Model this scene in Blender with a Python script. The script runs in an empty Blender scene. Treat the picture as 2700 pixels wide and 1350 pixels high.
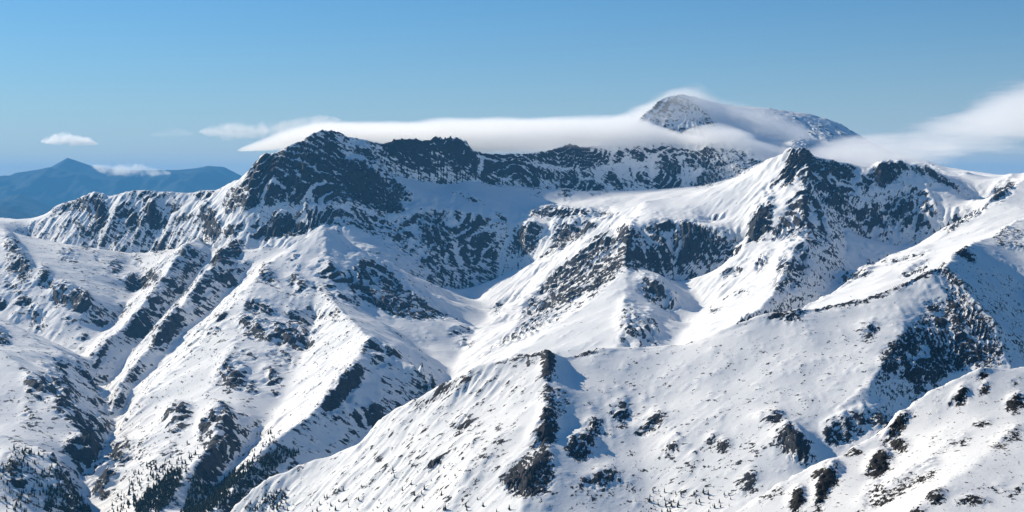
import bpy, math, random
import numpy as np
from mathutils import Vector

# ------------------------------------------------------------------ camera, sky, sun, exposure
ZC = 2400.0                      # camera height above sea level (m)
FPX = 3709.0                     # focal length in photograph pixels (40 degree wide lens)
HOR = 490.0                      # row of the horizon in the photograph
scene = bpy.context.scene
cam_d = bpy.data.cameras.new("camera"); cam = bpy.data.objects.new("camera", cam_d)
scene.collection.objects.link(cam); scene.camera = cam
cam.location = (0, 0, ZC); cam.rotation_euler = (math.radians(90), 0, 0)
cam_d.sensor_width = 36; cam_d.lens = 36 * FPX / 2700; cam_d.shift_y = -(675 - HOR) / 2700
cam_d.clip_start = 10; cam_d.clip_end = 300000

SUN_AZ = math.radians(54)        # degrees to the left of the view direction
SUN_EL = math.radians(29.0)
world = bpy.data.worlds.new("World"); scene.world = world; world.use_nodes = True
wn = world.node_tree.nodes; wl = world.node_tree.links; wn.clear()
sky = wn.new("ShaderNodeTexSky"); sky.sky_type = 'NISHITA'; sky.sun_disc = False
sky.sun_elevation = SUN_EL; sky.sun_rotation = -SUN_AZ
sky.altitude = 2400; sky.air_density = 1.3; sky.dust_density = 2.0; sky.ozone_density = 5.0
bg = wn.new("ShaderNodeBackground"); bg.inputs[1].default_value = 0.062
wo = wn.new("ShaderNodeOutputWorld")
tint = wn.new("ShaderNodeMixRGB"); tint.blend_type = 'MULTIPLY'; tint.inputs[0].default_value = 1.0
tint.inputs[2].default_value = (0.43, 0.93, 1.19, 1)          # deep, polarised spring blue, the same all over
wl.new(sky.outputs[0], tint.inputs[1]); # thin pale mist low in the sky, alike in every direction
tc = wn.new("ShaderNodeTexCoord"); sz = wn.new("ShaderNodeSeparateXYZ"); wl.new(tc.outputs['Generated'], sz.inputs[0])
ab = wn.new("ShaderNodeMath"); ab.operation = 'ABSOLUTE'; wl.new(sz.outputs[2], ab.inputs[0])
dv = wn.new("ShaderNodeMath"); dv.operation = 'MULTIPLY'; dv.inputs[1].default_value = -1 / 0.052; wl.new(ab.outputs[0], dv.inputs[0])
ex = wn.new("ShaderNodeMath"); ex.operation = 'EXPONENT'; wl.new(dv.outputs[0], ex.inputs[0])
mist = wn.new("ShaderNodeMixRGB"); wl.new(ex.outputs[0], mist.inputs[0]); wl.new(tint.outputs[0], mist.inputs[1]); mist.inputs[2].default_value = (9.6, 9.2, 8.4, 1)
wl.new(mist.outputs[0], bg.inputs[0]); wl.new(bg.outputs[0], wo.inputs[0])

sun_d = bpy.data.lights.new("sun", 'SUN'); sun_d.energy = 4.7; sun_d.angle = math.radians(0.5)
sun_d.color = (1.0, 0.915, 0.77)
sun = bpy.data.objects.new("sun", sun_d); scene.collection.objects.link(sun)
to_sun = Vector((-math.sin(SUN_AZ) * math.cos(SUN_EL), math.cos(SUN_AZ) * math.cos(SUN_EL), math.sin(SUN_EL)))
sun.rotation_euler = to_sun.to_track_quat('Z', 'Y').to_euler(); sun.location = (0, 0, ZC + 3000)

vs = scene.view_settings
vs.view_transform = 'Standard'; vs.look = 'None'; vs.gamma = 1; vs.exposure = 0.34; vs.use_curve_mapping = False
scene.cycles.use_denoising = True
scene.cycles.max_bounces = 9; scene.cycles.diffuse_bounces = 2; scene.cycles.volume_bounces = 8; scene.cycles.transparent_max_bounces = 8

col = scene.collection
rng = np.random.default_rng(7)

# ------------------------------------------------------------------ small helpers
def P(u, v, Y):
    """a point Y metres ahead of the camera seen at photograph pixel (u, v)"""
    return ((u - 1350) / FPX * Y, Y, ZC - (v - HOR) / FPX * Y)

def tag(o, label=None, cat=None, group=None, kind=None):
    if label: o["label"] = label
    if cat: o["category"] = cat
    if group: o["group"] = group
    if kind: o["kind"] = kind
    return o

def link(name, me, parent=None):
    o = bpy.data.objects.new(name, me); col.objects.link(o); o.parent = parent
    return o

def grid_noise(x, y, seed):
    """Perlin gradient noise, about -0.7..0.7"""
    xi = np.floor(x).astype(np.int64); yi = np.floor(y).astype(np.int64)
    xf = x - xi; yf = y - yi
    def h(ix, iy):
        n = (ix * 374761393 + iy * 668265263 + seed * 982451653) & 0x7fffffff
        n = ((n ^ (n >> 13)) * 1274126177) & 0x7fffffff
        return (n ^ (n >> 16)) & 0xffff
    def g(ix, iy, dx, dy):
        a = h(ix, iy) * (2 * math.pi / 65536)
        return np.cos(a) * dx + np.sin(a) * dy
    su = xf * xf * xf * (xf * (xf * 6 - 15) + 10); sv = yf * yf * yf * (yf * (yf * 6 - 15) + 10)
    a = g(xi, yi, xf, yf); b = g(xi + 1, yi, xf - 1, yf); c = g(xi, yi + 1, xf, yf - 1); d = g(xi + 1, yi + 1, xf - 1, yf - 1)
    return (a + (b - a) * su) + ((c + (d - c) * su) - (a + (b - a) * su)) * sv

def fbm(x, y, scale, octaves, seed, gain=0.5, ridged=False):
    r = np.zeros_like(x); amp = 1.0; f = 1.0 / scale
    for k in range(octaves):
        n = grid_noise(x * f + 17.3 * k, y * f - 9.1 * k, seed + k)
        r += amp * ((0.35 - np.abs(n)) * 2 if ridged else n * 1.6)
        amp *= gain; f *= 2.03
    return r

def gullies(x, y, gx, gy, scale, seed):
    """noise whose stripes run down the slope: ribs and runnels"""
    px = x / scale; py = y / scale
    ix = np.floor(px).astype(np.int64); iy = np.floor(py).astype(np.int64)
    fx = px - ix; fy = py - iy
    gl = np.sqrt(gx * gx + gy * gy) + 1e-6
    dx = -gy / gl * 2 * math.pi * 1.1; dy = gx / gl * 2 * math.pi * 1.1
    va = np.zeros_like(x); wt = np.zeros_like(x)
    for i in (-1, 0, 1, 2):
        for j in (-1, 0, 1, 2):
            n = ((ix + i) * 374761393 + (iy + j) * 668265263 + seed * 2654435) & 0x7fffffff
            n = ((n ^ (n >> 13)) * 1274126177) & 0x7fffffff
            ox = ((n >> 4) & 1023) / 1023.0 - 0.5; oy = ((n >> 15) & 1023) / 1023.0 - 0.5
            ppx = fx - i - ox; ppy = fy - j - oy
            w = np.exp(-2.0 * (ppx * ppx + ppy * ppy))
            va += w * np.cos(ppx * dx + ppy * dy); wt += w
    return va / wt

def blur(a, r):
    """three box blurs"""
    r = int(r)
    if r < 1: return a
    for _ in range(3):
        for ax in (0, 1):
            p = np.concatenate([np.repeat(np.take(a, [0], ax), r + 1, ax), a, np.repeat(np.take(a, [-1], ax), r, ax)], ax)
            c = np.cumsum(p, axis=ax)
            n = a.shape[ax]
            a = (np.take(c, range(2 * r + 1, 2 * r + 1 + n), ax) - np.take(c, range(0, n), ax)) / (2 * r + 1)
    return a

def sstep(a, b, x):
    t = np.clip((x - a) / (b - a), 0, 1); return t * t * (3 - 2 * t)

def line_poly(pts, w):
    a = [(u, v - w / 2) for u, v in pts]; b = [(u, v + w / 2) for u, v in reversed(pts)]
    return a + b

# ------------------------------------------------------------------ ridge and valley lines: (photo u, photo v, metres ahead)
GROUP = {
    'left_ridge': ('mountain_ridge', 'long snowy ridge with small rock ribs running up to the dark cliff-sided massif', 'ridge'),
    'massif': ('mountain', 'dark cliff-sided flat-topped mountain under the long flat white cloud', 'mountain'),
    'cirque': ('mountain_cirque', 'shaded snowy cirque wall with rock bands below the cloud-covered crest', 'cirque'),
    'summit': ('mountain', 'highest pyramid summit half veiled by cloud, with a long rounded shoulder', 'mountain'),
    'mid_spur': ('mountain_spur', 'white pointed spur with a dark triangular rock face beside the cirque basin', 'spur'),
    'couloir_spur': ('mountain_spur', 'snow spur with a rocky tip standing between two white couloirs', 'spur'),
    'broad_spur': ('mountain_spur', 'broad white spur with dark cliffs falling towards the spruce woods', 'spur'),
    'rib_a': ('mountain_rib', 'narrow snow rib with black crags beneath the dark massif', 'rib'),
    'rib_b': ('mountain_rib', 'snow rib with a round black crag below the snowy ridge', 'rib'),
    'flank_a': ('mountain_flank', 'snow flank with shaded cliffs dropping from the low saddle', 'flank'),
    'flank_b': ('mountain_flank', 'smooth white shoulder above the narrow stream gorge', 'flank'),
    'flank_c': ('mountain_flank', 'low speckled flank with gullies beside the dark gorge mouth', 'flank'),
    'saddle_spur': ('mountain_spur', 'rock-striped spur descending from the smooth white saddle', 'spur'),
    'rock_peak': ('mountain', 'rocky pointed peak with a smooth white left slope and shaded cirque', 'mountain'),
    'side_ridge': ('mountain_ridge', 'bright snow ridge with thin black rock strips beside the shaded cirque', 'ridge'),
    'far_crest': ('mountain_ridge', 'small pale snow crest showing behind the rocky peak', 'ridge'),
    'near_ridge': ('mountain_ridge', 'wide pale snow ridge split by a black rock arete, rocky peak at its end', 'ridge'),
    'near_slope': ('snow_slope', 'bright steep snow slope with black rock outcrops, closest to the viewer', 'slope'),
}
def back(ln, dy, dz, lo=-1200):
    return [(x, y + dy, max(z - dz, ZC + lo), 0) for x, y, z in (P(*p) for p in ln)]

R_left = [(-300,600,9400),(0,575,9200),(50,580,9100),(90,575,9000),(150,547,8850),(190,530,8800),(245,513,8700),(290,518,8650),(340,505,8600),(390,503,8550),(440,506,8500),(500,508,8450),(570,497,8350),(635,475,8250)]
R_main = [(635,475,8250),(665,445,8200),(675,420,8150),(690,403,8130),(725,402,8130),(770,380,8130),(800,365,8130),(845,338,8150),(880,342,8200),(940,362,8300),(1000,374,8350),(1060,368,8400),(1130,373,8450),(1185,362,8500),(1220,378,8550),(1250,402,8600)]
R_cir = [(1250,402,8600),(1350,407,8750),(1410,406,8800),(1460,392,8850),(1500,378,8900),(1530,390,8950),(1580,385,9100)]
R_sum = [(1580,385,9100),(1660,335,9350),(1700,295,9450),(1745,258,9550),(1795,246,9600),(1870,268,9950),(1960,280,10250),(2080,290,10350),(2150,303,10350),(2220,330,10300),(2290,370,10250),(2360,410,10150),(2450,440,10100),(2700,480,10000)]
FAR = [
 ('left_ridge', R_left), (None, back(R_left, 700, 420)),
 ('massif', R_main), (None, back(R_main, 800, 500)),
 ('cirque', R_cir), (None, back(R_cir, 900, 420)),
 ('summit', R_sum), (None, back(R_sum[3:], 900, 500)),
 ('summit', [(1795,246,9600),(1880,320,9400),(1950,385,9150),(2015,430,8800)]),
 ('summit', [(2080,340,9900),(2200,380,9800),(2300,420,9700)]),
 (None, [(2030,440,8300),(2150,470,8400),(2300,480,8600),(2450,480,8900)]),
 # feet of the walls
 (None, [(60,625,8650),(150,632,8450),(250,645,8350),(350,650,8250),(450,640,8150),(540,640,7900)]),
 (None, [(540,645,7850),(600,650,7700),(680,668,7560),(760,660,7520),(850,625,7600),(960,675,7400),(1060,725,7380),(1140,752,7480)]),
 ('massif', [(690,403,8130),(650,500,7980),(640,560,7900),(625,610,7800)]),
 ('massif', [(845,338,8150),(800,470,7960),(790,545,7840),(770,600,7760)]),
 ('massif', [(940,362,8300),(960,470,8050),(1000,560,7900),(1080,640,7720),(1180,740,7520)]),
 ('cirque', [(1030,450,8280),(1150,470,8350),(1250,470,8450),(1350,480,8580),(1450,490,8630),(1550,495,8690),(1650,495,8740),(1750,495,8740),(1850,498,8650)]),
 ('cirque', [(1050,525,8080),(1150,545,8040),(1250,562,7990),(1330,585,7930)]),
 ('cirque', [(1300,560,8060),(1400,560,8000),(1500,552,7950),(1600,548,7880),(1660,545,7500)]),
 ('cirque', [(1390,592,7750),(1500,580,7740),(1600,571,7700)]),
 (None, [(1140,752,7480),(1210,748,7640),(1290,735,7720),(1340,705,7720),(1400,680,7550),(1480,640,7480),(1560,600,7450)]),
 # valley of the cirque
 (None, [(1170,795,7000),(1290,798,7050),(1370,780,7000)]), (None, [(1210,848,6560),(1270,850,6520),(1330,845,6500)]),
 (None, [(1230,762,7400),(1290,800,7000),(1270,850,6500),(1230,885,6200),(1200,925,6000),(1180,990,5500),(1100,1060,5050),(1000,1135,4750),(850,1230,4400),(700,1330,4150),(600,1400,3950)]),
 ('mid_spur', [(850,590,7000),(900,625,6950),(960,665,6900),(1030,700,6850),(1090,760,6750),(1170,820,6600),(1230,850,6450),(1260,860,6400)]),
 ('mid_spur', [(850,590,7000),(800,625,6900),(760,650,6850),(700,700,6600),(690,712,6520)]),
 ('mid_spur', [(850,590,7000),(860,660,6750),(870,720,6550),(850,770,6300)]),
 ('mid_spur', [(690,712,6520),(640,765,6300),(590,830,6060),(545,880,5900),(480,950,5660),(400,1020,5460),(330,1090,5260)]),
 ('broad_spur', [(690,712,6520),(650,780,6220),(630,860,5900),(615,930,5600),(580,985,5400),(540,1035,5200),(470,1090,5000),(430,1120,4900),(380,1180,4700),(330,1240,4500),(290,1300,4330)]),
 ('broad_spur', [(560,1050,5080),(600,1090,4880),(570,1160,4600),(500,1230,4370),(450,1300,4160),(400,1380,3950)]),
 (None, [(700,640,7400),(640,718,7100),(560,803,6720),(490,863,6450),(430,932,6160),(370,992,5900),(310,1072,5560)]),
 ('rib_a', [(620,640,7500),(580,680,7250),(540,720,7000),(490,780,6750),(450,840,6500),(400,900,6250),(350,960,6000),(300,1035,5650)]),
 (None, [(560,655,7700),(520,712,7450),(470,782,7070),(420,842,6820),(360,902,6520),(300,962,6260),(265,1000,6050)]),
 ('rib_b', [(530,620,7900),(490,650,7650),(440,710,7300),(400,770,7000),(340,840,6700),(290,890,6500),(250,938,6300)]),
 (None, [(330,665,8100),(370,722,7700),(340,782,7200),(290,842,6900),(250,892,6600),(240,930,6330),(235,965,6150),(280,1042,5750),(305,1105,5320),(280,1150,5050),(220,1262,4520),(200,1350,4170),(190,1450,3950)]),
 ('flank_a', [(-200,545,8500),(0,625,7800),(50,685,7400),(110,720,7250),(150,760,7100),(240,800,6900),(275,835,6900)]),
 (None, [(-250,780,7100),(0,822,6900),(100,882,6680),(180,915,6480),(232,940,6330)]),
 ('flank_b', [(-250,770,6600),(0,845,6300),(60,870,6200),(130,910,6050),(200,945,5950),(240,990,5880)]),
 ('flank_b', [(-200,890,5850),(0,920,5600),(60,970,5400),(120,1040,5150),(180,1100,4950),(245,1180,4720)]),
 (None, [(-200,1110,4850),(0,1132,4760),(80,1155,4700),(160,1225,4520),(205,1280,4430)]),
 ('flank_c', [(-200,1120,4500),(0,1145,4400),(60,1160,4350),(130,1190,4250),(180,1260,4130),(190,1330,4080)]),
 (None, [(-200,1350,3950),(0,1355,3930),(100,1360,3930),(180,1390,4000)]),
 ('couloir_spur', [(850,770,6300),(880,800,6050),(920,840,5750),(970,890,5350),(940,960,5050),(890,1020,4850),(840,1070,4700),(760,1130,4500),(690,1185,4350),(620,1270,4120),(560,1350,3930)]),
 ('couloir_spur', [(970,890,5350),(1040,938,5250),(1070,960,5200),(1130,1000,5150)]),
 (None, [(930,800,6350),(1000,835,6250),(1060,865,6150),(1120,905,6050),(1170,950,5800)]),
 (None, [(830,835,6100),(800,905,5700),(770,972,5400),(740,1042,5160),(690,1112,4900),(640,1182,4660),(590,1252,4420),(510,1350,4080)]),
 # right half
 ('rock_peak', [(2110,400,6900),(2060,408,6950),(2015,425,7050),(1960,450,7150),(1900,480,7200),(1850,505,7200),(1800,518,7150),(1750,524,7100),(1700,530,7050)]),
 ('saddle_spur', [(1700,530,7050),(1660,546,7100),(1600,572,7150),(1545,590,7200)]),
 (None, [(1940,470,7700),(1850,520,7800),(1750,540,7700)]),
 ('saddle_spur', [(1700,530,7050),(1670,580,6750),(1650,620,6550),(1645,680,6300),(1650,715,6150),(1645,760,5950),(1640,850,5500),(1625,910,5250),(1600,980,5000)]),
 ('saddle_spur', [(1650,715,6150),(1700,750,6050),(1760,800,5900),(1800,840,5760)]),
 ('saddle_spur', [(1650,715,6150),(1560,790,5900),(1480,850,5700),(1400,900,5500),(1300,960,5260)]),
 ('saddle_spur', [(1650,620,6550),(1560,680,6500),(1470,760,6450),(1380,840,6350)]),
 (None, [(1640,650,6700),(1600,665,6750),(1500,735,6750),(1400,810,6700)]),
 (None, [(1560,960,5200),(1450,1000,5100),(1300,1040,5000)]),
 ('saddle_spur', [(1680,582,6720),(1750,577,6680),(1830,587,6620),(1900,607,6560),(1960,628,6500)]),
 (None, [(1685,718,6400),(1780,722,6420),(1850,702,6420),(1930,684,6400),(1990,660,6350)]),
 (None, [(1880,575,6720),(1860,590,6660)]),
 (None, [(1800,740,6250),(1850,785,6000),(1810,850,5600),(1770,885,5400),(1750,930,5200),(1700,1000,4900)]),
 ('rock_peak', [(2110,400,6900),(2125,450,6750),(2125,490,6600),(2105,510,6500),(2120,560,6350),(2140,610,6200),(2140,635,6100),(2095,655,6000),(2065,720,5700),(2030,775,5450),(1990,820,5250),(1900,880,5000)]),
 ('rock_peak', [(2090,470,6720),(2040,548,6500),(1990,590,6400),(1950,650,6250)]),
 (None, [(2225,560,6650),(2230,645,6280),(2210,705,5960),(2170,775,5620),(2080,840,5350),(1950,900,5100)]),
 ('rock_peak', [(2110,400,6900),(2140,410,6950),(2200,425,7000),(2260,437,7000),(2300,440,7000),(2370,432,7000),(2420,437,7000),(2460,455,6950),(2510,485,6900),(2560,510,6850),(2600,530,6750)]),
 (None, [(2110,430,7600),(2260,470,7600),(2420,470,7600),(2560,500,7500),(2700,510,7400)]),
 (None, [(2240,600,6600),(2300,605,6620),(2340,632,6560),(2400,642,6540),(2470,615,6560),(2540,565,6600)]),
 (None, [(2370,665,6300),(2290,690,6150),(2230,708,6000)]),
 ('rock_peak', [(2330,560,6730),(2400,520,6800),(2420,437,7000)]),
 ('side_ridge', [(3000,360,7200),(2850,410,6950),(2700,468,6600),(2620,520,6350),(2560,570,6150),(2490,620,5950),(2420,650,5800),(2300,700,5600),(2200,765,5400),(2100,815,5200)]),
 ('far_crest', [(2480,480,8100),(2545,450,8000),(2600,462,8000),(2650,480,8000),(2720,492,8000),(2950,500,8000)]),
 (None, [(3000,560,5900),(2800,570,5700),(2700,587,5500),(2600,652,5320),(2500,722,5120),(2400,765,5000),(2200,815,4920),(2000,865,4860),(1900,905,4820)]),
 (None, [(2300, 4400, ZC - 740, 0), (1500, 4380, ZC - 740, 0), (1000, 4350, ZC - 760, 0), (500, 4350, ZC - 800, 0), (0, 4300, ZC - 840, 0), (-280, 4150, ZC - 900, 0)]),
 (None, [(4350, 3890, ZC - 950, 0), (-200, 3890, ZC - 960, 0)]),
]

B_crest = [(1440,925,3430),(1480,940,3445),(1530,935,3475),(1590,920,3490),(1700,912,3507),(1800,905,3517),(1850,890,3525),(1900,868,3532),(1960,845,3542),(2020,828,3552),(2120,815,3577),(2200,800,3612),(2270,790,3630),(2340,765,3664),(2400,735,3700),(2450,712,3734),(2490,705,3752)]
B_left = [(420,1480,3380),(500,1430,3420),(560,1390,3440),(640,1320,3460),(700,1265,3475),(790,1228,3485),(870,1203,3490),(940,1172,3490),(1000,1105,3485),(1040,1075,3480),(1100,1045,3475),(1190,1000,3460),(1250,970,3450),(1330,945,3440),(1400,930,3435),(1440,925,3430)]
NEAR = [
 ('near_ridge', B_crest), ('near_ridge', B_left), (None, back(B_crest, 380, 260)), (None, [(x - 160, y + 260, z - 260, 0) for x, y, z in (P(*p) for p in B_left)]),
 (None, [(-1040, 2450, ZC - 1150, 0), (-1040, 5500, ZC - 1150, 0), (800, 5500, ZC - 1150, 0), (900, 4900, ZC - 900, 0)]),
 (None, [(-900, 3900, ZC - 1050, 0), (300, 4300, ZC - 1000, 0)]),
 ('near_ridge', [(2490,705,3752),(2530,660,4050),(2620,620,4350),(2700,575,4650),(2900,480,5300),(3000,450,5450)]),
 (None, [(2400,780,4700),(2560,690,5000),(2680,640,5200)]),
 ('near_ridge', [(2490,705,3752),(2540,740,3680),(2570,790,3600),(2610,840,3520),(2640,900,3440),(2660,960,3360),(2670,1050,3240)]),
 (None, [(2700,760,4000),(2750,900,3640),(2800,1050,3330)]),
 ('near_ridge', [(1440,925,3430),(1452,960,3360),(1440,1010,3272),(1432,1080,3160),(1430,1130,3080),(1440,1180,3002),(1400,1250,2902),(1370,1350,2787),(1350,1450,2675)]),
 (None, [(1500,962,3425),(1520,1050,3243),(1515,1150,3080),(1545,1250,2934),(1600,1350,2802),(1640,1450,2700)]),
 (None, [(1250,1150,3150),(1230,1250,3000),(1200,1350,2910),(1180,1430,2810)]),
 (None, [(560,1450,3390),(700,1400,3330),(800,1350,3300),(950,1350,3160),(1100,1355,2995)]),
 ('near_ridge', [(2340,765,3664),(2390,850,3490),(2340,940,3290),(2290,1010,3170),(2200,1080,3070)]),
 ('near_ridge', [(2490,705,3752),(2500,830,3555),(2490,950,3375)]),
 (None, [(2560,1000,3335),(2470,1050,3250),(2400,1080,3150),(2330,1130,3010),(2150,1230,2870),(2000,1310,2755),(1950,1400,2650)]),
 ('near_ridge', [(2000,1080,3070),(2060,1130,2988),(2120,1200,2882)]),
 ('near_ridge', [(1750,1100,3148),(1850,1200,2972),(1800,1300,2852)]),
 (None, [(1650,1000,3350),(1680,1150,3102),(1700,1280,2914),(1750,1400,2758)]),
 (None, [(700,1560,2900),(1000,1500,2700),(1500,1520,2560),(2000,1480,2500),(2400,1350,2700),(2800,1250,2850)]),
]
A_crest = [(1650,1500,1150),(1750,1450,1180),(1850,1400,1205),(1950,1340,1230),(2050,1272,1260),(2150,1222,1290),(2230,1190,1310),(2330,1130,1340),(2400,1070,1360),(2450,1030,1375),(2530,990,1398),(2580,969,1410),(2640,970,1425),(2700,964,1440),(2950,920,1500)]
FORE = [
 ('near_slope', A_crest), (None, back(A_crest, 220, 240)), (None, [(0, 800, ZC - 420, 0), (0, 1950, ZC - 800, 0), (820, 1950, ZC - 700, 0)]),
 ('near_slope', [(2050,1272,1260),(2090,1310,1225),(2110,1380,1170),(2120,1450,1110)]),
 (None, [(2300,1350,1165),(2200,1420,1120)]),
 ('near_slope', [(2330,1130,1340),(2350,1190,1300),(2310,1260,1240),(2290,1330,1180)]),
 ('near_slope', [(2700,1110,1290),(2600,1200,1215),(2480,1290,1140),(2420,1340,1110)]),
 (None, [(2950,1370,1095),(2700,1380,1070),(2500,1400,1060),(2400,1430,1040)]),
 (None, [(1900,1550,950),(2300,1560,920),(2900,1580,920)]),
]

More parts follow.
